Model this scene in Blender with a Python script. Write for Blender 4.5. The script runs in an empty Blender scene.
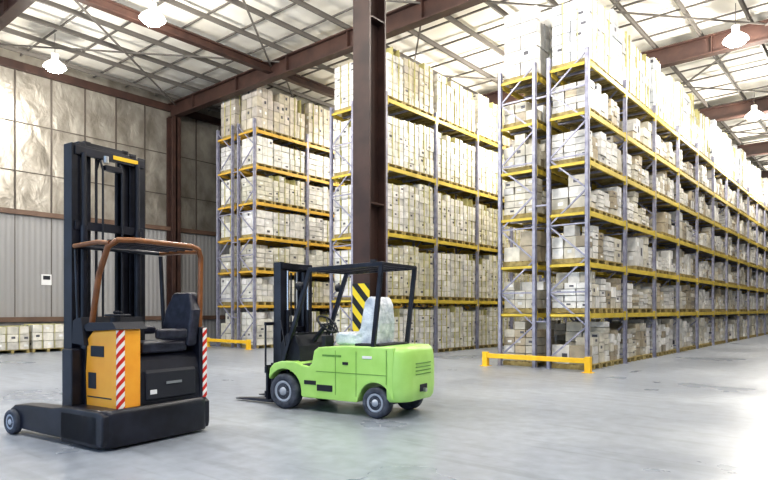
import bpy, math, random
from mathutils import Vector, Matrix
random.seed(7)
sc = bpy.context.scene
try:
    sc.view_settings.view_transform = 'Standard'
    sc.view_settings.look = 'Medium High Contrast'
except Exception: pass

# ------------------------------------------------------------------ materials
def newmat(name, col=(.5,.5,.5), rough=.6, metal=0.0, spec=None, emit=None, estr=0):
    m = bpy.data.materials.new(name); m.use_nodes = True
    b = m.node_tree.nodes['Principled BSDF']
    b.inputs['Base Color'].default_value = (*col, 1)
    b.inputs['Roughness'].default_value = rough
    b.inputs['Metallic'].default_value = metal
    if spec is not None: b.inputs['Specular IOR Level'].default_value = spec
    if emit:
        b.inputs['Emission Color'].default_value = (*emit, 1)
        b.inputs['Emission Strength'].default_value = estr
    return m
def N(m, t, **kw):
    n = m.node_tree.nodes.new(t)
    for k, v in kw.items(): setattr(n, k, v)
    return n
def L(m, a, b): m.node_tree.links.new(a, b)
def bs(m): return m.node_tree.nodes['Principled BSDF']
def noisy(m, c1, c2, scale=3, detail=6, bump=0, bscale=None, lo=.35, hi=.65, stretch=None, bdist=.05, dist=0):
    tc = N(m, 'ShaderNodeTexCoord'); src = tc.outputs['Object']
    if stretch:
        mp = N(m, 'ShaderNodeMapping'); mp.inputs['Scale'].default_value = stretch
        L(m, src, mp.inputs['Vector']); src = mp.outputs['Vector']
    n = N(m, 'ShaderNodeTexNoise'); n.inputs['Scale'].default_value = scale; n.inputs['Detail'].default_value = detail
    L(m, src, n.inputs['Vector'])
    r = N(m, 'ShaderNodeValToRGB')
    r.color_ramp.elements[0].position = lo; r.color_ramp.elements[0].color = (*c1, 1)
    r.color_ramp.elements[1].position = hi; r.color_ramp.elements[1].color = (*c2, 1)
    L(m, n.outputs['Fac'], r.inputs['Fac']); L(m, r.outputs['Color'], bs(m).inputs['Base Color'])
    if bump:
        n2 = N(m, 'ShaderNodeTexNoise'); n2.inputs['Scale'].default_value = bscale or scale; n2.inputs['Detail'].default_value = 5
        n2.inputs['Distortion'].default_value = dist
        L(m, src, n2.inputs['Vector'])
        bp = N(m, 'ShaderNodeBump'); bp.inputs['Strength'].default_value = bump; bp.inputs['Distance'].default_value = bdist
        L(m, n2.outputs['Fac'], bp.inputs['Height']); L(m, bp.outputs['Normal'], bs(m).inputs['Normal'])
    return m

M = {}
M['black'] = noisy(newmat('black_paint', rough=.35), (.006,.007,.013), (.018,.020,.034), 4)
M['blackmatte'] = newmat('black_plastic', (.016,.018,.028), .6)
M['seat'] = noisy(newmat('black_vinyl', rough=.42), (.010,.012,.024), (.028,.030,.052), 12, bump=.1)
M['rubber'] = noisy(newmat('rubber', rough=.75), (.035,.042,.06), (.09,.10,.13), 10)
M['rimgrey'] = newmat('wheel_rim', (.42,.45,.52), .45, .2)
M['green'] = noisy(newmat('lime_paint', rough=.32), (.40,.68,.17), (.47,.76,.22), 3)
M['greendark'] = newmat('dark_green_panel_lines', (.12,.28,.05), .5)  # darker green for body panel lines and vent louvres
M['orange'] = noisy(newmat('orange_paint', rough=.38), (.85,.36,.035), (.92,.44,.05), 3)
M['copper'] = noisy(newmat('guard_brown_paint', rough=.3), (.17,.065,.022), (.27,.105,.036), 5)
M['steel'] = newmat('steel', (.45,.46,.48), .35, .9)
M['chrome'] = newmat('chrome', (.7,.7,.72), .15, 1)
M['yellow'] = noisy(newmat('yellow_paint', rough=.45), (.85,.50,.02), (.90,.58,.04), 3)
M['white'] = newmat('white_label', (.8,.8,.8), .5)
M['redlens'] = newmat('red_lens', (.6,.03,.02), .3)
M['plastic_wrap'] = noisy(newmat('plastic_wrap', rough=.25), (.48,.53,.62), (.82,.85,.92), 7, bump=.8, bscale=11)
M['beamyel'] = noisy(newmat('rack_beam_yellow', rough=.5), (.50,.38,.05), (.66,.50,.08), 2)
M['beamor'] = noisy(newmat('rack_beam_orange', rough=.5), (.60,.36,.05), (.72,.45,.08), 2)
M['rackgrey'] = noisy(newmat('rack_galvanised', rough=.45, metal=.2), (.24,.24,.32), (.37,.37,.46), 6)
M['wood'] = noisy(newmat('pallet_wood', rough=.85), (.26,.20,.08), (.42,.34,.15), 8)
M['redsteel'] = noisy(newmat('primer_brown_steel', rough=.5), (.040,.021,.018), (.070,.036,.028), 2)
M['girt'] = noisy(newmat('girt_brown', rough=.5), (.12,.075,.055), (.17,.11,.08), 2)
M['seam'] = newmat('insulation_seam', (.085,.07,.06), .6)
M['purlin'] = newmat('purlin_grey', (.14,.13,.12), .5)

m = newmat('cardboard', rough=.45)
at = N(m, 'ShaderNodeAttribute', attribute_name='Col')
tc = N(m, 'ShaderNodeTexCoord'); n = N(m, 'ShaderNodeTexNoise'); n.inputs['Scale'].default_value = 5; n.inputs['Detail'].default_value = 4
L(m, tc.outputs['Object'], n.inputs['Vector'])
mr = N(m, 'ShaderNodeMapRange'); mr.inputs['From Min'].default_value=.3; mr.inputs['From Max'].default_value=.7; mr.inputs['To Min'].default_value=.76; mr.inputs['To Max'].default_value=1.1
L(m, n.outputs['Fac'], mr.inputs['Value'])
mx = N(m, 'ShaderNodeVectorMath', operation='SCALE'); L(m, at.outputs['Color'], mx.inputs[0]); L(m, mr.outputs['Result'], mx.inputs['Scale'])
L(m, mx.outputs['Vector'], bs(m).inputs['Base Color'])
M['card'] = m

def stripe_mat(name, ca, cb, freq, sgn=1):
    m = newmat(name, rough=.4)
    tc = N(m, 'ShaderNodeTexCoord'); sp = N(m, 'ShaderNodeSeparateXYZ'); L(m, tc.outputs['Object'], sp.inputs[0])
    a = N(m, 'ShaderNodeMath', operation='MULTIPLY'); a.inputs[1].default_value = sgn; L(m, sp.outputs['Y'], a.inputs[0])
    a0 = N(m, 'ShaderNodeMath', operation='ADD'); L(m, a.outputs[0], a0.inputs[0]); L(m, sp.outputs['Z'], a0.inputs[1])
    a1 = N(m, 'ShaderNodeMath', operation='ADD'); L(m, a0.outputs[0], a1.inputs[0]); L(m, sp.outputs['X'], a1.inputs[1])
    a2 = N(m, 'ShaderNodeMath', operation='MULTIPLY'); a2.inputs[1].default_value = freq; L(m, a1.outputs[0], a2.inputs[0])
    a3 = N(m, 'ShaderNodeMath', operation='FRACT'); L(m, a2.outputs[0], a3.inputs[0])
    a4 = N(m, 'ShaderNodeMath', operation='GREATER_THAN'); a4.inputs[1].default_value = .5; L(m, a3.outputs[0], a4.inputs[0])
    mi = N(m, 'ShaderNodeMix', data_type='RGBA'); mi.inputs['A'].default_value=(*ca,1); mi.inputs['B'].default_value=(*cb,1)
    L(m, a4.outputs[0], mi.inputs['Factor']); L(m, mi.outputs['Result'], bs(m).inputs['Base Color'])
    return m
M['redwhite'] = stripe_mat('red_white_stripes', (.85,.82,.80), (.62,.03,.02), 9)
M['hazard'] = stripe_mat('hazard_stripes', (.85,.65,.03), (.015,.015,.015), 3)

# floor
m = newmat('polished_concrete', rough=.35)
tc = N(m,'ShaderNodeTexCoord'); n1=N(m,'ShaderNodeTexNoise'); n1.inputs['Scale'].default_value=.35; n1.inputs['Detail'].default_value=8
n2=N(m,'ShaderNodeTexNoise'); n2.inputs['Scale'].default_value=5; n2.inputs['Detail'].default_value=8
L(m,tc.outputs['Object'],n1.inputs['Vector']); L(m,tc.outputs['Object'],n2.inputs['Vector'])
r1=N(m,'ShaderNodeValToRGB'); r1.color_ramp.elements[0].position=.35; r1.color_ramp.elements[0].color=(.275,.305,.365,1); r1.color_ramp.elements[1].position=.65; r1.color_ramp.elements[1].color=(.355,.385,.44,1)
L(m,n1.outputs['Fac'],r1.inputs['Fac'])
mr=N(m,'ShaderNodeMapRange'); mr.inputs['From Min'].default_value=.3; mr.inputs['From Max'].default_value=.7; mr.inputs['To Min'].default_value=.84; mr.inputs['To Max'].default_value=1.08
L(m,n2.outputs['Fac'],mr.inputs['Value'])
# tyre scuffs: noise stretched along the travel direction
mp=N(m,'ShaderNodeMapping'); mp.inputs['Scale'].default_value=(.25,3.2,1); mp.inputs['Rotation'].default_value=(0,0,.25); L(m,tc.outputs['Object'],mp.inputs['Vector'])
n3=N(m,'ShaderNodeTexNoise'); n3.inputs['Scale'].default_value=1.6; n3.inputs['Detail'].default_value=6; n3.inputs['Distortion'].default_value=.6; L(m,mp.outputs['Vector'],n3.inputs['Vector'])
mr3=N(m,'ShaderNodeMapRange'); mr3.inputs['From Min'].default_value=.34; mr3.inputs['From Max'].default_value=.46; mr3.inputs['To Min'].default_value=.84; mr3.inputs['To Max'].default_value=1.0
L(m,n3.outputs['Fac'],mr3.inputs['Value'])
mm=N(m,'ShaderNodeMath',operation='MULTIPLY'); L(m,mr.outputs['Result'],mm.inputs[0]); L(m,mr3.outputs['Result'],mm.inputs[1])
vm=N(m,'ShaderNodeVectorMath',operation='SCALE'); L(m,r1.outputs['Color'],vm.inputs[0]); L(m,mm.outputs[0],vm.inputs['Scale'])
L(m,vm.outputs['Vector'],bs(m).inputs['Base Color'])
mr2=N(m,'ShaderNodeMapRange'); mr2.inputs['From Min'].default_value=.3; mr2.inputs['From Max'].default_value=.7; mr2.inputs['To Min'].default_value=.24; mr2.inputs['To Max'].default_value=.40
L(m,n1.outputs['Fac'],mr2.inputs['Value']); L(m,mr2.outputs['Result'],bs(m).inputs['Roughness'])
bp=N(m,'ShaderNodeBump'); bp.inputs['Strength'].default_value=.08; bp.inputs['Distance'].default_value=.02
L(m,n2.outputs['Fac'],bp.inputs['Height']); L(m,bp.outputs['Normal'],bs(m).inputs['Normal'])
M['floor']=m

M['foil'] = noisy(newmat('foil_insulation', rough=.38, metal=.55), (.24,.22,.19), (.42,.395,.355), 1.6, 8, bump=.75, bscale=1.7, bdist=.09, stretch=(1,1,.7), dist=.5)
m = newmat('ribbed_cladding', (.31,.305,.305), .5)
tc=N(m,'ShaderNodeTexCoord'); wv=N(m,'ShaderNodeTexWave'); wv.bands_direction='Y'; wv.inputs['Scale'].default_value=1.6
L(m,tc.outputs['Object'],wv.inputs['Vector']); bp=N(m,'ShaderNodeBump'); bp.inputs['Strength'].default_value=.4; bp.inputs['Distance'].default_value=.03
L(m,wv.outputs['Fac'],bp.inputs['Height']); L(m,bp.outputs['Normal'],bs(m).inputs['Normal']); M['clad']=m
M['roof'] = noisy(newmat('roof_insulation', rough=.6), (.80,.77,.69), (.94,.92,.86), .5, 5, bump=.3, bscale=1.2)

# ------------------------------------------------------------------ mesh builder
class MB:
    def __init__(s): s.v=[]; s.f=[]; s.m=[]; s.c=[]; s.mats=[]; s.sm=[]
    def mi(s, k):
        if k not in s.mats: s.mats.append(k)
        return s.mats.index(k)
    def add(s, vs, fs, mat, col=(1,1,1), smooth=False):
        o=len(s.v); s.v+=[tuple(v) for v in vs]; k=s.mi(mat)
        for f in fs: s.f.append(tuple(i+o for i in f)); s.m.append(k); s.c.append(col); s.sm.append(smooth)
    def box(s, x0,x1,y0,y1,z0,z1, mat, col=(1,1,1)):
        s.add([(x0,y0,z0),(x1,y0,z0),(x1,y1,z0),(x0,y1,z0),(x0,y0,z1),(x1,y0,z1),(x1,y1,z1),(x0,y1,z1)],
              [(0,3,2,1),(4,5,6,7),(0,1,5,4),(1,2,6,5),(2,3,7,6),(3,0,4,7)], mat, col)
    def bar(s, p, q, w, h, mat, up=(0,0,1)):
        p=Vector(p); q=Vector(q); d=(q-p).normalized(); u=Vector(up)
        if abs(d.dot(u))>.98: u=Vector((1,0,0))
        a=d.cross(u).normalized()*w/2; b=a.cross(d).normalized()*h/2
        vs=[p-a-b,p+a-b,p+a+b,p-a+b,q-a-b,q+a-b,q+a+b,q-a+b]
        s.add(vs,[(0,3,2,1),(4,5,6,7),(0,1,5,4),(1,2,6,5),(2,3,7,6),(3,0,4,7)],mat)
    def lathe(s, c, ax, prof, mat, n=32):
        c=Vector(c); ax=Vector(ax).normalized(); u=Vector((0,0,1)) if abs(ax.z)<.9 else Vector((1,0,0))
        a=ax.cross(u).normalized(); b=ax.cross(a)
        vs=[]; fs=[]
        for (r,t) in prof:
            for i in range(n):
                an=2*math.pi*i/n; vs.append(c+ax*t+(a*math.cos(an)+b*math.sin(an))*r)
        for j in range(len(prof)-1):
            for i in range(n):
                k=(i+1)%n; fs.append((j*n+i,(j+1)*n+i,(j+1)*n+k,j*n+k))
        s.add(vs,fs,mat,smooth=True)
        e=len(prof)-1
        s.add(vs[:n],[tuple(range(n))],mat); s.add(vs[e*n:],[tuple(reversed(range(n)))],mat)
    def cyl(s,p,q,r,mat,n=16):
        p=Vector(p); q=Vector(q); s.lathe(p,q-p,[(r,0),(r,(q-p).length)],mat,n)
    def tube(s, pts, r, mat, n=10):
        for a,b in zip(pts[:-1],pts[1:]): s.cyl(a,b,r,mat,n)
        for p in pts[1:-1]:
            s.ball(p,r,mat)
    def ball(s,c,r,mat,n=10,k=6,sz=1):
        c=Vector(c); s.lathe(c,(0,0,1),[(max(r*math.sin(math.pi*j/k),.0005),-r*sz*math.cos(math.pi*j/k)) for j in range(k+1)],mat,n)
    def prismY(s, prof, y0, y1, mat):
        n=len(prof); vs=[(x,y0,z) for x,z in prof]+[(x,y1,z) for x,z in prof]
        fs=[tuple(range(n)), tuple(reversed(range(n,2*n)))]+[(i,n+i,n+(i+1)%n,(i+1)%n) for i in range(n)]
        s.add(vs,fs,mat)
    def loftZ(s, outline, levels, mat, cen):
        n=len(outline); vs=[]; fs=[]
        for z,k in levels:
            for x,y in outline: vs.append((cen[0]+(x-cen[0])*k, cen[1]+(y-cen[1])*k, z))
        for j in range(len(levels)-1):
            for i in range(n):
                q=(i+1)%n; fs.append((j*n+i,j*n+q,(j+1)*n+q,(j+1)*n+i))
        s.add(vs,fs,mat,smooth=True)
        s.add(vs[:n],[tuple(reversed(range(n)))],mat); s.add(vs[-n:],[tuple(range(n))],mat)
    def make(s, name, parent=None, bevel=0, seg=2, fix=False):
        me=bpy.data.meshes.new(name); me.from_pydata(s.v,[],s.f)
        for k in s.mats: me.materials.append(M[k])
        me.polygons.foreach_set('material_index', s.m); me.polygons.foreach_set('use_smooth', s.sm)
        if any(c!=(1,1,1) for c in s.c):
            ca=me.color_attributes.new('Col','FLOAT_COLOR','CORNER'); arr=[]
            for f,c in zip(s.f,s.c): arr += [c[0],c[1],c[2],1.0]*len(f)
            ca.data.foreach_set('color', arr)
        me.update()
        if fix:
            import bmesh
            bm=bmesh.new(); bm.from_mesh(me); bmesh.ops.recalc_face_normals(bm,faces=bm.faces); bm.to_mesh(me); bm.free()
        o=bpy.data.objects.new(name,me); sc.collection.objects.link(o)
        if parent: o.parent=parent
        if bevel:
            b=o.modifiers.new('bevel','BEVEL'); b.width=bevel; b.segments=seg; b.limit_method='ANGLE'; b.angle_limit=math.radians(35); b.harden_normals=False
        return o
def empty(name, loc=(0,0,0), rz=0):
    e=bpy.data.objects.new(name,None); e.empty_display_size=.3; e.location=loc; e.rotation_euler=(0,0,rz); sc.collection.objects.link(e); return e

# ------------------------------------------------------------------ room shell
XW=-24.5; XR=14; Y0=-10; Y1=58; ZC=11.0
b=MB(); b.box(XW-.3,XR+.3,Y0,Y1+.3,-.2,0,'floor'); b.make('floor')
b=MB(); b.box(XW-.3,XR+.3,Y0,Y1+.3,ZC,ZC+.2,'roof'); b.make('ceiling')
b=MB(); b.box(XW-.3,XW,Y0,Y1,0,5.0,'clad'); b.box(XW-.3,XW,Y0,Y1,5.0,ZC,'foil'); b.make('wall_left')
b=MB(); b.box(XR,XR+.3,Y0,Y1,0,ZC,'clad'); b.make('wall_right')
b=MB(); b.box(XW-.3,XR+.3,Y1,Y1+.3,0,ZC,'clad'); b.make('wall_far')
b=MB()
for z in (1.15,5.1): b.box(XW,XW+.12,Y0,Y1,z-.09,z+.09,'girt')
b.box(XW,XW+.14,Y0,Y1,10.3,10.6,'redsteel')
for z in (6.6,8.4): b.box(XW,XW+.03,Y0,Y1,z,z+.03,'seam')
y=Y0+.6
while y<Y1:
    b.box(XW,XW+.04,y-.028,y+.028,5.2,10.35,'seam'); b.box(XW,XW+.02,y-.012,y+.012,1.25,5.0,'seam'); y+=1.25
b.make('trim_left')
YF=[6.3+8*i for i in range(-2,7)]
b=MB()
for yf in YF:
    b.box(XW+.1,XR-.1,yf-.16,yf+.16,10.0,10.05,'redsteel')
    b.box(XW+.1,XR-.1,yf-.16,yf+.16,10.58,10.63,'redsteel')
    b.box(XW+.1,XR-.1,yf-.03,yf+.03,10.05,10.58,'redsteel')
    for xs in (XW+.05,XR-.55):
        b.box(xs,xs+.05,yf-.2,yf+.2,0,10.0,'redsteel'); b.box(xs+.45,xs+.5,yf-.2,yf+.2,0,10.0,'redsteel'); b.box(xs,xs+.5,yf-.03,yf+.03,0,10.0,'redsteel')
    x=XW+2
    while x<XR: b.box(x-.02,x+.02,yf-.15,yf+.15,10.05,10.58,'redsteel'); x+=3
for xs in (-17.5,-1.5,6):
    b.box(xs-.12,xs+.12,Y0,Y1,10.25,10.29,'redsteel'); b.box(xs-.12,xs+.12,Y0,Y1,10.5,10.54,'redsteel'); b.box(xs-.02,xs+.02,Y0,Y1,10.29,10.5,'redsteel')
b.make('steel_roof_frame')
b=MB()
x=XW+.8
while x<XR:
    b.box(x-.03,x+.03,Y0,Y1,10.66,10.80,'purlin'); b.box(x-.03,x+.06,Y0,Y1,10.78,10.80,'purlin'); x+=1.45
y=Y0+1
while y<Y1: b.box(XW,XR,y-.025,y+.025,10.85,10.90,'purlin'); y+=1.33
for i in range(len(YF)-1):
    a,c=YF[i],YF[i+1]
    for xs in (XW+.5,-17.5,-10,-3,4):
        b.bar((xs,a,10.55),(xs+7,c,10.55),.05,.05,'purlin'); b.bar((xs+7,a,10.5),(xs,c,10.5),.05,.05,'purlin')
b.make('roof_purlins')

b=MB(); cx,cy=-7.62,8.62
b.box(cx-.21,cx+.21,cy-.24,cy-.20,0,10.95,'redsteel'); b.box(cx-.21,cx+.21,cy+.20,cy+.24,0,10.95,'redsteel')
b.box(cx-.03,cx+.03,cy-.2,cy+.2,0,10.95,'redsteel')
b.box(cx-.32,cx+.32,cy-.34,cy+.34,0,.04,'redsteel')
b.box(cx-.215,cx+.215,cy-.25,cy-.241,1.0,2.0,'hazard')
for z in (3.5,7): b.box(cx-.2,cx+.2,cy-.2,cy+.2,z,z+.03,'redsteel')
b.make('steel_column')

# ------------------------------------------------------------------ racks and cartons
def carton_col(style):
    r=random.random()
    if style=='white':
        k=random.uniform(.70,.88); return (k,k*.975,k*random.uniform(.89,.97))
    if style=='cream':
        k=random.uniform(.64,.82); return (k,k*.955,k*random.uniform(.78,.88))
    if style=='tan':
        k=random.uniform(.52,.68); return (k,k*.91,k*random.uniform(.72,.82))
    if style=='bluewhite':
        k=random.uniform(.62,.80); return (k*.94,k*.97,k*1.02)
    if r<.18: k=random.uniform(.36,.54); return (k,k*.86,k*.64)
    if r<.52: k=random.uniform(.60,.76); return (k,k*.94,k*.80)
    k=random.uniform(.68,.88); return (k,k*.975,k*.93)
LABEL=(.85,.85,.84); DARK=(.10,.10,.12); STRAP=(.52,.48,.22)
def pallet(b,x0,x1,y0,y1,z):
    for i in range(5):
        w=(x1-x0)/5; b.box(x0+i*w+.01,x0+(i+1)*w-.01,y0,y1,z+.10,z+.125,'wood')
    for j in range(3):
        yy=y0+(y1-y0-.09)*j/2; b.box(x0,x1,yy,yy+.09,z,z+.10,'wood')
def load(b,x0,x1,y0,y1,z,h,style,nx,ny,nz,face=1,strap=False,jit=0.0,vary=False):
    z0=z+.13; dx=(x1-x0)/nx; dy=(y1-y0)/ny
    base=carton_col(style)
    for j in range(ny):
        if vary:
            nzj=max(1,nz+random.choice((-1,0,0,1,2))); hj=(h-.13)*random.choice((.7,.85,1,1,1)); base=carton_col(style) if random.random()<.5 else base
        else: nzj=nz; hj=h-.13
        dz=hj/nzj
        for i in range(nx):
            top=nzj-(1 if jit and random.random()<jit and nzj>1 else 0)
            for k in range(top):
                if 0<i<nx-1 and 0<j<ny-1 and k<nzj-1: continue
                c0=carton_col(style) if random.random()<.3 else base
                f=random.uniform(.80,1.08); c=tuple(min(.9,q*f) for q in c0)
                g=.011; e=random.uniform(-.018,.018)
                X0=x0+i*dx+g+e; X1=x0+(i+1)*dx-g+e; Ya=y0+j*dy+g; Yb=y0+(j+1)*dy-g; Za=z0+k*dz; Zb=z0+(k+1)*dz-.016
                b.box(X0,X1,Ya,Yb,Za,Zb,'card',c)
                if dz>.14:
                    xf = X1 if face>0 else X0; s=.002*face
                    if (i==nx-1 and face>0) or (i==0 and face<0):
                        if random.random()<.40:
                            ly=Ya+(Yb-Ya)*random.uniform(.15,.6); lz=Za+dz*random.uniform(.25,.5); w=min(.14,dy*.35)
                            col=LABEL if random.random()<.55 else DARK
                            b.add([(xf+s,ly,lz),(xf+s,ly+w,lz),(xf+s,ly+w,lz+dz*.28),(xf+s,ly,lz+dz*.28)],[(0,1,2,3)],'card',col)
                    if j==0 and random.random()<.40:
                        lx=X0+(X1-X0)*random.uniform(.15,.6); lz=Za+dz*random.uniform(.25,.5); w=min(.14,dx*.35)
                        col=LABEL if random.random()<.55 else DARK
                        b.add([(lx,Ya-.002,lz),(lx+w,Ya-.002,lz),(lx+w,Ya-.002,lz+dz*.28),(lx,Ya-.002,lz+dz*.28)],[(0,1,2,3)],'card',col)
    if strap:
        t=.02
        for q in (.30,.70):
            yy=y0+(y1-y0)*q; b.box(x0-t,x1+t,yy-.009,yy+.009,z0,z+h+.004,'card',STRAP)
            xx=x0+(x1-x0)*q; b.box(xx-.009,xx+.009,y0-t,y1+t,z0,z+h+.006,'card',STRAP)
def rack(xf, ystart, nb, bay, levels, ztop, kind, beammat):
    root=empty('pallet_rack',(xf-1.25,ystart,0)); ox,oy=xf-1.25,ystart
    cols=[(1.25,.15),(-.15,-1.25)]
    b=MB()
    for i in range(nb+1):
        y=i*bay
        for (xa,xb) in cols:
            for xx,sg in ((xa,-1),(xb,1)):
                x0,x1=(xx-.09,xx) if sg<0 else (xx,xx+.09)
                b.box(x0,x1,y-.05,y-.042,0,ztop,'rackgrey'); b.box(x0,x1,y+.042,y+.05,0,ztop,'rackgrey')
                xo=xx if sg<0 else xx+.008
                b.box(xo-.008,xo,y-.05,y+.05,0,ztop,'rackgrey')
                b.box(x0-.03,x1+.03,y-.08,y+.08,0,.012,'rackgrey')
            z=.25; fl=0
            while z<ztop-.9:
                p,q=(xa-.05,xb+.05) if fl else (xb+.05,xa-.05)
                b.bar((p,y,z),(q,y,z+.85),.03,.04,'rackgrey'); 
                if fl==0: b.bar((p,y,z),(q,y,z),.03,.04,'rackgrey')
                z+=.85; fl=1-fl
        for z in (1.2,4.2,7.0): b.bar((-.15,y,z),(.15,y,z),.04,.04,'rackgrey')
    b.make('uprights',root)
    b=MB()
    for z in levels:
        for (xa,xb) in cols:
            b.box(xb+.03,xa-.03,-.02,.02,z-.09,z-.02,beammat)
        for i in range(nb):
            ya,yb=i*bay+.05,(i+1)*bay-.05
            for (xa,xb) in cols:
                for xx in (xa-.05,xb+.0):
                    b.box(xx,xx+.05,ya,yb,z-.12,z,beammat)
                    for yy in (ya,yb-.04): b.box(xx-.005,xx+.055,yy,yy+.04,z-.2,z+.05,beammat)
                for t in (.2,.5,.8):
                    yy=ya+(yb-ya)*t; b.box(xb+.05,xa-.05,yy-.04,yy+.04,z-.05,z-.005,'rackgrey')
    b.make('beams',root)
    b=MB(); lv=[0.0]+list(levels)
    for li,z in enumerate(lv):
        nxt=lv[li+1]-.12 if li+1<len(lv) else z+2.0
        gap=nxt-z
        last=li==len(lv)-1
        for i in range(nb):
            for (xa,xb),face in zip(cols,(1,-1)):
                xlo,xhi=min(xa,xb)+.06,max(xa,xb)-.06
                if kind=='mixed':
                    n=random.choice((2,3,3,3)); w=(bay-.2)/n
                    for j in range(n):
                        if random.random()<.03 and 0<li<len(lv)-1: continue
                        y0=.1+i*bay+j*w+.03; y1=y0+w-.06
                        hh = random.uniform(1.65,2.05) if last else gap*random.choice((.6,.75,.85,.9,.93))
                        st=random.choice(('bluewhite','bluewhite','white')) if last else 'mix'
                        nz=random.choice((5,6,7)) if last else random.choice((2,3,3,4))
                        if li==0: nz=random.choice((3,4,5)); hh=gap*random.choice((.85,.92))
                        pallet(b,xlo,xhi,y0,y1,z)
                        d=random.uniform(0,.10)
                        load(b,xlo,xhi-(d if face>0 else 0),y0+random.uniform(0,.05),y1-random.uniform(0,.06),z,hh,st,random.choice((2,3)),random.choice((2,2,3)),nz,face,last and random.random()<.5,.3,not last)
                else:
                    n=3
                    w=(bay-.2)/n
                    st='white' if random.random()<.75 else 'cream'
                    for j in range(n):
                        y0=.1+i*bay+j*w+.02; y1=y0+w-.04
                        hh=random.uniform(1.55,1.75) if last else gap*random.uniform(.80,.94)
                        if last and kind=='left': hh+=.08
                        if kind=='tall': nz=random.choice((6,7,8))
                        else: nz=random.choice((3,4,5))
                        s2=st
                        if last: s2='tan' if kind=='left' else random.choice(('white','cream','tan'))
                        pallet(b,xlo,xhi,y0,y1,z)
                        load(b,xlo,xhi,y0,y1,z,hh,s2,3,random.choice((2,3)),nz,face,kind=='tall' or random.random()<.4,.15)
    o=b.make('stacked_cartons'); o.location=(ox,oy,0.003)
    return root
rack(-5.63,14.5,13,2.75,[1.42,2.68,3.95,5.2,6.42,7.65],7.95,'mixed','beamyel')
rack(-12.1,14.5,7,2.75,[1.85,3.95,6.05,8.2],8.4,'tall','beamyel')
rack(-18.7,14.5,7,2.75,[1.7,3.05,4.35,5.7,7.1,8.5],8.9,'left','beamor')

def guard(xa,xb,y):
    b=MB()
    for x in (xa,xb):
        b.box(x-.07,x+.07,y-.07,y+.07,0.012,.38,'yellow'); b.box(x-.12,x+.12,y-.12,y+.12,0,.014,'yellow')
    b.box(xa+.07,xb-.07,y-.05,y+.05,.22,.34,'yellow')
    b.make('rack_end_guard',bevel=.012)
guard(-8.3,-5.5,14.1); guard(-21.3,-18.6,14.1)

b=MB()
y=3.6
while y<11.5:
    pallet(b,XW+.3,XW+1.4,y,y+1.05,0); load(b,XW+.3,XW+1.4,y,y+1.05,0,random.uniform(.9,1.02),'cream',3,3,3,1,True)
    y+=1.15
b.make('stacked_cartons').location=(0,0,.002)

b=MB(); b.box(XW+.0,XW+.03,9.0,9.35,2.45,2.85,'white'); b.box(XW+.03,XW+.034,9.05,9.3,2.65,2.8,'blackmatte'); b.make('wall_sign')

# ------------------------------------------------------------------ lamps
M['glow']=newmat('lamp_glow',(1,1,1),.5,emit=(1,.98,.93),estr=90)
M['alu']=newmat('lamp_reflector',(.9,.9,.88),.4,.0,emit=(1,.95,.85),estr=2.0)
def lamp(x,y,e=740,z=9.75):
    b=MB()
    b.lathe((0,0,0),(0,0,1),[(.36,0),(.33,.08),(.19,.20),(.11,.26),(.11,.45)],'alu',20)
    b.lathe((0,0,-.03),(0,0,1),[(.05,-.13),(.22,-.09),(.31,0),(.33,.028)],'glow',20)
    b.cyl((0,0,.45),(0,0,10.9-z),.012,'purlin',6)
    o=b.make('high_bay_lamp'); o.location=(x,y,z)
    li=bpy.data.lights.new('bulb','POINT'); li.energy=e; li.color=(1,.945,.845); li.shadow_soft_size=.25
    lo=bpy.data.objects.new('bulb',li); lo.location=(0,0,-.5); lo.parent=o; sc.collection.objects.link(lo)
lamp(-21.7,8.4,330); lamp(-16,8.8,600)
for x,y in [(-10,2.5),(-10,9.3),(-10,20),(-10,29),(-16,21),(-3.6,13),(-3.6,21),(-4.4,29.7),(-4.4,38),(-4.4,47),(3,4),(3,14),(-16,0),(-3,2)]:  # some aisle lamps in view, the rest unseen, added to light the hall
    lamp(x,y)

# ------------------------------------------------------------------ helpers for vehicles
def wheel(b,c,r,w,side,n=36):
    c=Vector(c); ax=(0,side,0)
    b.lathe(c,ax,[(r*.55,-w/2),(r*.9,-w/2),(r,-w*.36),(r,w*.36),(r*.93,w/2),(r*.66,w/2),(r*.62,w*.42)],'rubber',n)
    b.lathe(c,ax,[(r*.62,w*.30),(r*.62,w*.46),(r*.52,w*.48),(r*.42,w*.36),(r*.25,w*.36),(r*.22,w*.52),(r*.08,w*.55)],'rimgrey',n)
    for i in range(6):
        a=i*math.pi/3; p=c+Vector((math.cos(a)*r*.34,side*w*.34,math.sin(a)*r*.34)); b.cyl(p,p+Vector((0,side*w*.08,0)),r*.045,'steel',8)

# ================================================================== counterbalance forklift
fk=empty('forklift',(-5.50,6.76,0),math.radians(188.1))
def arch(cx,cz,r,a0,a1,n=12):
    return [(cx+r*math.cos(math.radians(a0+(a1-a0)*i/n)),cz+r*math.sin(math.radians(a0+(a1-a0)*i/n))) for i in range(n+1)]
prof=[(-.30,.27)]+arch(0,.22,.275,168,12)+[(.30,.20),(1.27,.20)]+arch(1.64,.27,.335,188,28)+[(1.95,.48),(1.93,.60),(1.85,.68),(1.70,.72),(1.44,.73),(1.30,.68),(1.16,.66),(1.10,.72),(1.06,.90),(.98,.955),(.5,.985),(-.30,.99)]
b=MB(); b.prismY(prof,-.53,.53,'green'); b.make('chassis_body',fk,.045,4,True)
def arcpts(cx,cy,r,a0,a1,n=8): return [(cx+r*math.cos(math.radians(a0+(a1-a0)*i/n)),cy+r*math.sin(math.radians(a0+(a1-a0)*i/n))) for i in range(n+1)]
out=[(-.20,-.535),(-.20,.535)]+arcpts(-.22,.275,.26,90,180)+arcpts(-.22,-.275,.26,180,270)
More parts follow.
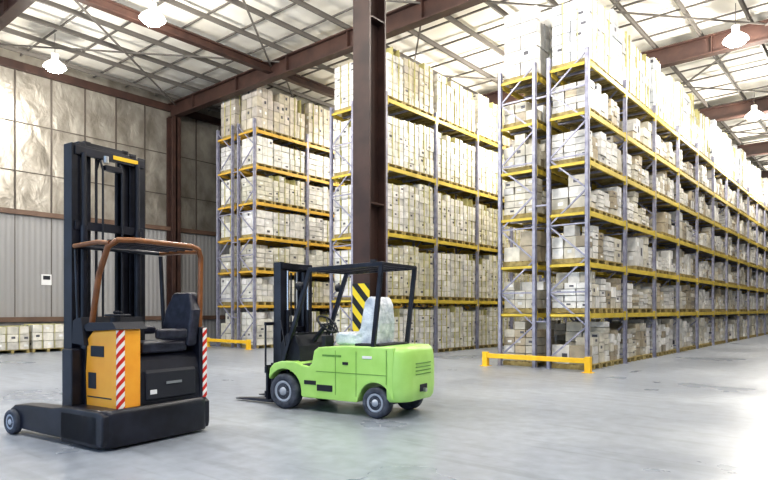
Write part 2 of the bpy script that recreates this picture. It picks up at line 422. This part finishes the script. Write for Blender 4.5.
b=MB(); b.loftZ(out,[(.24,.90),(.29,.97),(.42,1.0),(.70,1.0),(.84,.985),(.92,.96),(.97,.91),(.995,.83),(1.0,.75)],'green',(-.10,0))
b.make('counterweight',fk,fix=True)
b=MB()
b.box(-.20,1.02,.531,.536,.60,.607,'greendark')
for x in (.30,.66): b.box(x,x+.008,.531,.536,.28,.92,'greendark')
b.box(-.2,-.192,.531,.539,.48,.95,'greendark')
b.box(.72,1.0,.50,.538,.32,.41,'blackmatte')
b.box(1.02,1.24,.50,.538,.40,.46,'blackmatte')
b.box(.44,.54,.531,.537,.72,.76,'blackmatte'); b.box(.04,.20,.531,.537,.82,.86,'white')
b.box(.56,.90,.531,.537,.83,.855,'greendark')
for k in range(4): b.box(-.487,-.478,-.22,.22,.60+k*.05,.615+k*.05,'greendark')
b.box(-.49,-.475,-.10,.10,.36,.46,'blackmatte')
b.cyl((-.47,0,.38),(-.53,0,.38),.03,'steel')
b.make('panel_details',fk,.004,1)
b=MB()
for s in (1,-1):
    wheel(b,(0,s*.44,.215),.215,.17,s); wheel(b,(1.64,s*.46,.265),.265,.20,s)
b.box(-.05,.05,-.4,.4,.15,.26,'blackmatte'); b.box(1.54,1.70,-.4,.4,.18,.34,'blackmatte')
b.make('wheels',fk)
b=MB()
b.prismY([(1.40,.71),(1.82,.70),(1.80,1.0),(1.68,1.14),(1.52,1.12),(1.44,.95)],-.42,.42,'blackmatte')
b.box(1.10,1.42,-.48,.48,.655,.69,'blackmatte')
b.box(.95,1.02,.18,.40,.94,1.12,'blackmatte')
b.cyl((1.50,.0,1.0),(1.24,.0,1.27),.035,'blackmatte')
for k,yy in enumerate((-.18,-.26,-.34)): b.cyl((1.40,yy,1.0),(1.32,yy,1.27),.010,'blackmatte'); b.ball((1.32,yy,1.28),.022,'blackmatte')
b.box(.0,.42,-.40,.40,.98,1.02,'blackmatte')
b.make('cab_controls',fk,.012,2,True)
b=MB()
cc=Vector((1.21,0,1.28)); ax=Vector((-.69,0,.72)).normalized(); u=Vector((0,1,0)); w=ax.cross(u)
pts=[cc+(u*math.cos(2*math.pi*i/20)+w*math.sin(2*math.pi*i/20))*.18 for i in range(21)]
b.tube(pts,.018,'blackmatte',8)
for i in (0,7,13): b.cyl(cc,pts[i],.012,'blackmatte',8)
b.ball(pts[5]+ax*.04,.025,'blackmatte')
b.make('steering_wheel',fk)
b=MB()
b.prismY([(.14,.98),(.86,.98),(.90,1.06),(.86,1.17),(.62,1.17),(.50,1.16),(.44,1.24),(.40,1.45),(.36,1.62),(.29,1.70),(.20,1.69),(.15,1.58),(.12,1.3)],-.25,.25,'plastic_wrap')
o=b.make('wrapped_seat',fk,.09,5,True)
b=MB()
for s in (.47,-.47):
    b.bar((1.70,s,.70),(1.54,s,1.15),.05,.06,'black'); b.bar((1.54,s,1.13),(1.18,s,2.10),.05,.06,'black')
    b.bar((1.20,s,2.10),(-.10,s,2.14),.05,.06,'black'); b.bar((-.08,s,2.15),(-.06,s,1.95),.05,.06,'black'); b.bar((-.06,s,1.97),(.06,s,.96),.05,.06,'black')
for x in (1.18,.98,.80,.62,.45,.27,.10,-.09):
    z=2.10+(1.16-x)/1.26*.04
    b.bar((x,-.47,z),(x,.47,z),.03,.05,'black')
b.bar((1.54,-.47,1.13),(1.54,.47,1.13),.04,.04,'black')
for s in (.5,-.5): b.lathe((1.36,s*.98,1.86),(1,0,0),[(.02,-.06),(.06,-.03),(.065,.03)],'blackmatte',14)
b.tube([(1.58,.56,.95),(1.64,.60,1.35)],.012,'black'); 
b.cyl((.05,.47,2.15),(.05,.47,2.20),.05,'blackmatte')
b.make('overhead_guard',fk,.008,2,True)
b=MB()
for s in (1,-1):
    y=s*.34
    b.box(1.97,2.12,y-.012+s*.03,y+.012+s*.03,.08,2.25,'black'); b.box(1.97,1.99,y-.045,y+.045,.08,2.25,'black'); b.box(2.10,2.12,y-.045,y+.045,.08,2.25,'black')
    y=s*.245; b.box(2.0,2.14,y-.01+s*.025,y+.01+s*.025,.12,2.22,'black'); b.box(2.0,2.018,y-.035,y+.035,.12,2.22,'black'); b.box(2.122,2.14,y-.035,y+.035,.12,2.22,'black')
    b.cyl((1.95,s*.25,.1),(1.95,s*.25,1.5),.035,'black'); b.cyl((1.95,s*.25,1.5),(1.95,s*.25,2.12),.022,'chrome')
    b.bar((2.07,s*.12,.5),(2.07,s*.12,2.15),.03,.012,'steel'); b.bar((1.80,s*.3,.55),(1.96,s*.33,.75),.05,.05,'black')
for z in (.12,.7,2.15): b.box(1.95,2.0,-.37,.37,z,z+.09,'black')
for z in (.2,1.15,2.12): b.box(2.0,2.05,-.27,.27,z,z+.08,'black')
b.tube([(2.05,.05,2.1),(2.05,.05,1.0),(2.12,.05,.6)],.014,'blackmatte'); b.tube([(2.05,-.05,2.1),(2.05,-.05,1.0),(2.12,-.05,.6)],.014,'blackmatte')
b.make('mast',fk,.004,1).location=(-.14,0,0)
b=MB()
for z in (.14,.52): b.box(2.15,2.19,-.52,.52,z,z+.10,'black')
for yy in (-.46,.46): b.box(2.14,2.18,yy-.04,yy+.04,.10,.64,'black')
for yy in (-.50,-.3,-.1,.1,.3,.50): b.box(2.17,2.195,yy-.012,yy+.012,.6,1.28,'black')
b.box(2.165,2.20,-.515,.515,1.26,1.31,'black')
for s in (.27,-.27):
    b.box(2.19,2.235,s-.06,s+.06,.03,.66,'black')
    b.prismY([(2.19,.03),(3.0,.03),(3.02,.045),(2.6,.075),(2.19,.08)],s-.06,s+.06,'black')
b.make('fork_carriage',fk,.004,1,True).location=(-.14,0,0)

# ================================================================== reach truck
rt=empty('reach_truck',(-6.38,3.61,0),math.radians(180+7.06)); rt.scale=(1.0,1.08,1.0)
b=MB()
leg=[(.02,.05),(.0,.12),(.0,.38),(.08,.42),(.75,.42),(1.0,.385),(1.60,.37),(1.84,.35),(1.95,.29),(1.99,.16),(1.97,.08)]
b.prismY(leg,.45,.66,'black'); b.prismY(leg,-.66,-.45,'black')
b.make('straddle_legs',rt,.02,3,True)
b=MB()
o2=[(.80,-.66),(.80,.66)]+arcpts(.12,.52,.14,90,180,6)+arcpts(.12,-.52,.14,180,270,6)
b.loftZ(o2,[(.035,.985),(.06,1.0),(.36,1.0),(.41,.985),(.43,.95)],'black',(.5,0))
b.make('base_chassis',rt,fix=True)
b=MB()
for s in (1,-1): wheel(b,(1.84,s*.665,.15),.148,.09,s,28)
wheel(b,(.30,-.30,.16),.155,.12,1,24)
b.make('wheels',rt)
b=MB()
b.prismY([(.05,.40),(.66,.40),(.68,.80),(.64,1.18),(.53,1.27),(.05,1.30)],.20,.47,'orange')
b.make('orange_housing',rt,.03,3,True)
b=MB()
b.prismY([(.64,.40),(.72,.40),(.74,.8),(.70,1.20),(.62,1.22),(.66,.8)],.19,.48,'black')
b.box(.30,.55,.468,.476,.98,1.10,'blackmatte'); b.box(.16,.62,.468,.474,.52,.535,'blackmatte'); b.box(.45,.60,.468,.475,.62,.80,'blackmatte')
b.prismY([(.02,1.29),(.60,1.26),(.66,1.32),(.55,1.36),(.1,1.37)],.15,.50,'blackmatte')
b.prismY([(.60,1.1),(.85,1.12),(.83,1.38),(.66,1.42)],-.2,.52,'blackmatte')
b.make('housing_trim',rt,.01,2,True)
b=MB()
b.box(.042,.052,.395,.468,.42,1.28,'redwhite'); b.box(.05,.06,-.655,-.60,.42,1.28,'redwhite')
b.box(.052,.07,.468,.474,.42,1.28,'redwhite')
b.make('warning_stripes',rt)
b=MB()
b.box(.06,.34,-.655,-.56,.38,1.29,'black')
b.make('far_pillar',rt,.015,2)
b=MB()
b.prismY([(.07,.38),(.70,.38),(.72,.95),(.62,1.0),(.20,1.0),(.11,.92),(.08,.8)],-.57,.22,'black')
b.prismY([(.045,.48),(.085,.46),(.085,.82),(.055,.78)],-.50,.14,'blackmatte')
b.box(.70,.90,-.60,.60,.30,1.06,'black')
b.make('battery_cover',rt,.04,4,True)
b=MB()
b.box(.040,.046,-.30,-.10,.64,.67,'steel'); b.box(.040,.045,.02,.10,.54,.59,'white')
b.make('rear_labels',rt)
b=MB()
b.box(.12,.66,-.44,.14,1.0,1.13,'seat')
b.prismY([(.0,0),(.56,0),(.54,.44),(.44,.66),(.12,.66),(.02,.44)],-.07,.07,'seat')
nv=12
for i in range(len(b.v)-nv,len(b.v)):
    x,y,z=b.v[i]; b.v[i]=(x+.08, y-.47-(z)*.18, z+1.06)
b.box(.06,.13,-.40,.0,1.16,1.28,'seat'); b.box(.66,.74,-.40,.05,1.20,1.30,'seat')
b.make('operator_seat',rt,.055,5,True)
b=MB()
b.cyl((.38,.30,1.36),(.38,.30,1.42),.05,'blackmatte'); 
cc=Vector((.36,.28,1.44)); pts=[cc+Vector((math.cos(2*math.pi*i/16)*.12,math.sin(2*math.pi*i/16)*.12,0)) for i in range(17)]
b.tube(pts,.014,'blackmatte',8); b.cyl(cc-Vector((.12,0,0)),cc+Vector((.12,0,0)),.012,'blackmatte',8)
for k in range(3): b.cyl((.62+.05*k,.1,1.38),(.62+.05*k,.1,1.46),.01,'blackmatte',8); b.ball((.62+.05*k,.1,1.47),.02,'blackmatte')
b.make('controls',rt)
b=MB()
r=.031
b.tube([(.60,.44,1.30),(.45,.44,1.9),(.28,.44,2.20),(.16,.40,2.27),(.10,.25,2.28),(.10,-.48,2.28),(.11,-.58,2.25),(.12,-.62,2.15),(.14,-.62,1.29)],r,'copper',12)
b.tube([(.90,.46,2.24),(.45,.46,2.26),(.24,.44,2.24)],r*.9,'copper',12)
b.tube([(.14,-.60,2.22),(.5,-.62,2.24),(.90,-.60,2.24)],r*.9,'copper',12)
b.tube([(.90,.46,2.24),(.90,-.60,2.24)],r*.9,'black',12)
for x in (.25,.40,.55,.70): b.bar((x,.46,2.26),(x,-.60,2.26),.025,.03,'black')
b.tube([(.88,-.60,2.2),(.80,-.60,1.06)],r*.8,'black',12); b.tube([(.88,.46,2.2),(.82,.46,1.2)],r*.6,'black',12)
b.make('overhead_guard',rt)
b=MB()
def chan(b,x,y,s,w,d,z0,z1,t=.014):
    b.box(x,x+d,y-t/2+s*w/2,y+t/2+s*w/2,z0,z1,'black'); b.box(x,x+t,y-w/2,y+w/2,z0,z1,'black'); b.box(x+d-t,x+d,y-w/2,y+w/2,z0,z1,'black')
for s in (1,-1):
    chan(b,.98,s*.40,s,.09,.17,.12,3.46); chan(b,1.02,s*.31,s,.08,.15,.16,3.50); chan(b,1.05,s*.23,s,.07,.13,.2,3.53)
    b.cyl((.95,s*.33,.3),(.95,s*.33,2.5),.04,'black'); b.cyl((.95,s*.33,2.5),(.95,s*.33,3.36),.026,'blackmatte')
    b.bar((1.0,s*.16,.6),(1.0,s*.16,3.35),.03,.012,'blackmatte')
    b.tube([(.93,s*.12,.6),(.93,s*.12,3.2),(1.0,s*.12,3.36),(1.07,s*.12,3.2),(1.07,s*.12,1.0)],.013,'blackmatte',8)
    b.box(.97,1.16,s*.44-.02,s*.44+.02,.12,.34,'black')
for z in (.3,1.3,2.45,3.33): b.box(.96,1.0,-.42,.42,z,z+.10,'black')
for z in (1.0,3.38): b.box(1.02,1.06,-.33,.33,z,z+.09,'black')
b.box(1.05,1.09,-.25,.25,3.44,3.52,'black')
b.box(.952,.96,-.34,-.02,3.36,3.41,'yellow'); 
b.cyl((.90,.10,3.28),(.90,.10,3.36),.03,'steel'); b.box(.9,.99,-.1,.1,3.2,3.26,'black')
b.make('mast',rt,.003,1)
b=MB()
for z in (.18,.55): b.box(1.20,1.24,-.42,.42,z,z+.10,'black')
for yy in (-.38,.38): b.box(1.18,1.22,yy-.03,yy+.03,.15,.85,'black')
for s in (.24,-.24):
    b.box(1.24,1.285,s-.055,s+.055,.12,.68,'black'); b.prismY([(1.24,.12),(1.98,.12),(2.0,.13),(1.7,.16),(1.24,.165)],s-.055,s+.055,'black')
b.make('fork_carriage',rt,.004,1,True)

# ------------------------------------------------------------------ world (daylight through open loading side)
w=bpy.data.worlds.new('World'); sc.world=w; w.use_nodes=True
w.node_tree.nodes['Background'].inputs['Color'].default_value=(.56,.75,1,1)
w.node_tree.nodes['Background'].inputs['Strength'].default_value=1.8

# ------------------------------------------------------------------ camera
cd=bpy.data.cameras.new('Camera'); cam=bpy.data.objects.new('Camera',cd); sc.collection.objects.link(cam)
cam.location=(0,0,1.5); cam.rotation_euler=(math.radians(90),0,math.radians(40.1))
cd.sensor_width=36; cd.lens=600/768*36; cd.shift_y=70/768; cd.clip_end=300
sc.camera=cam
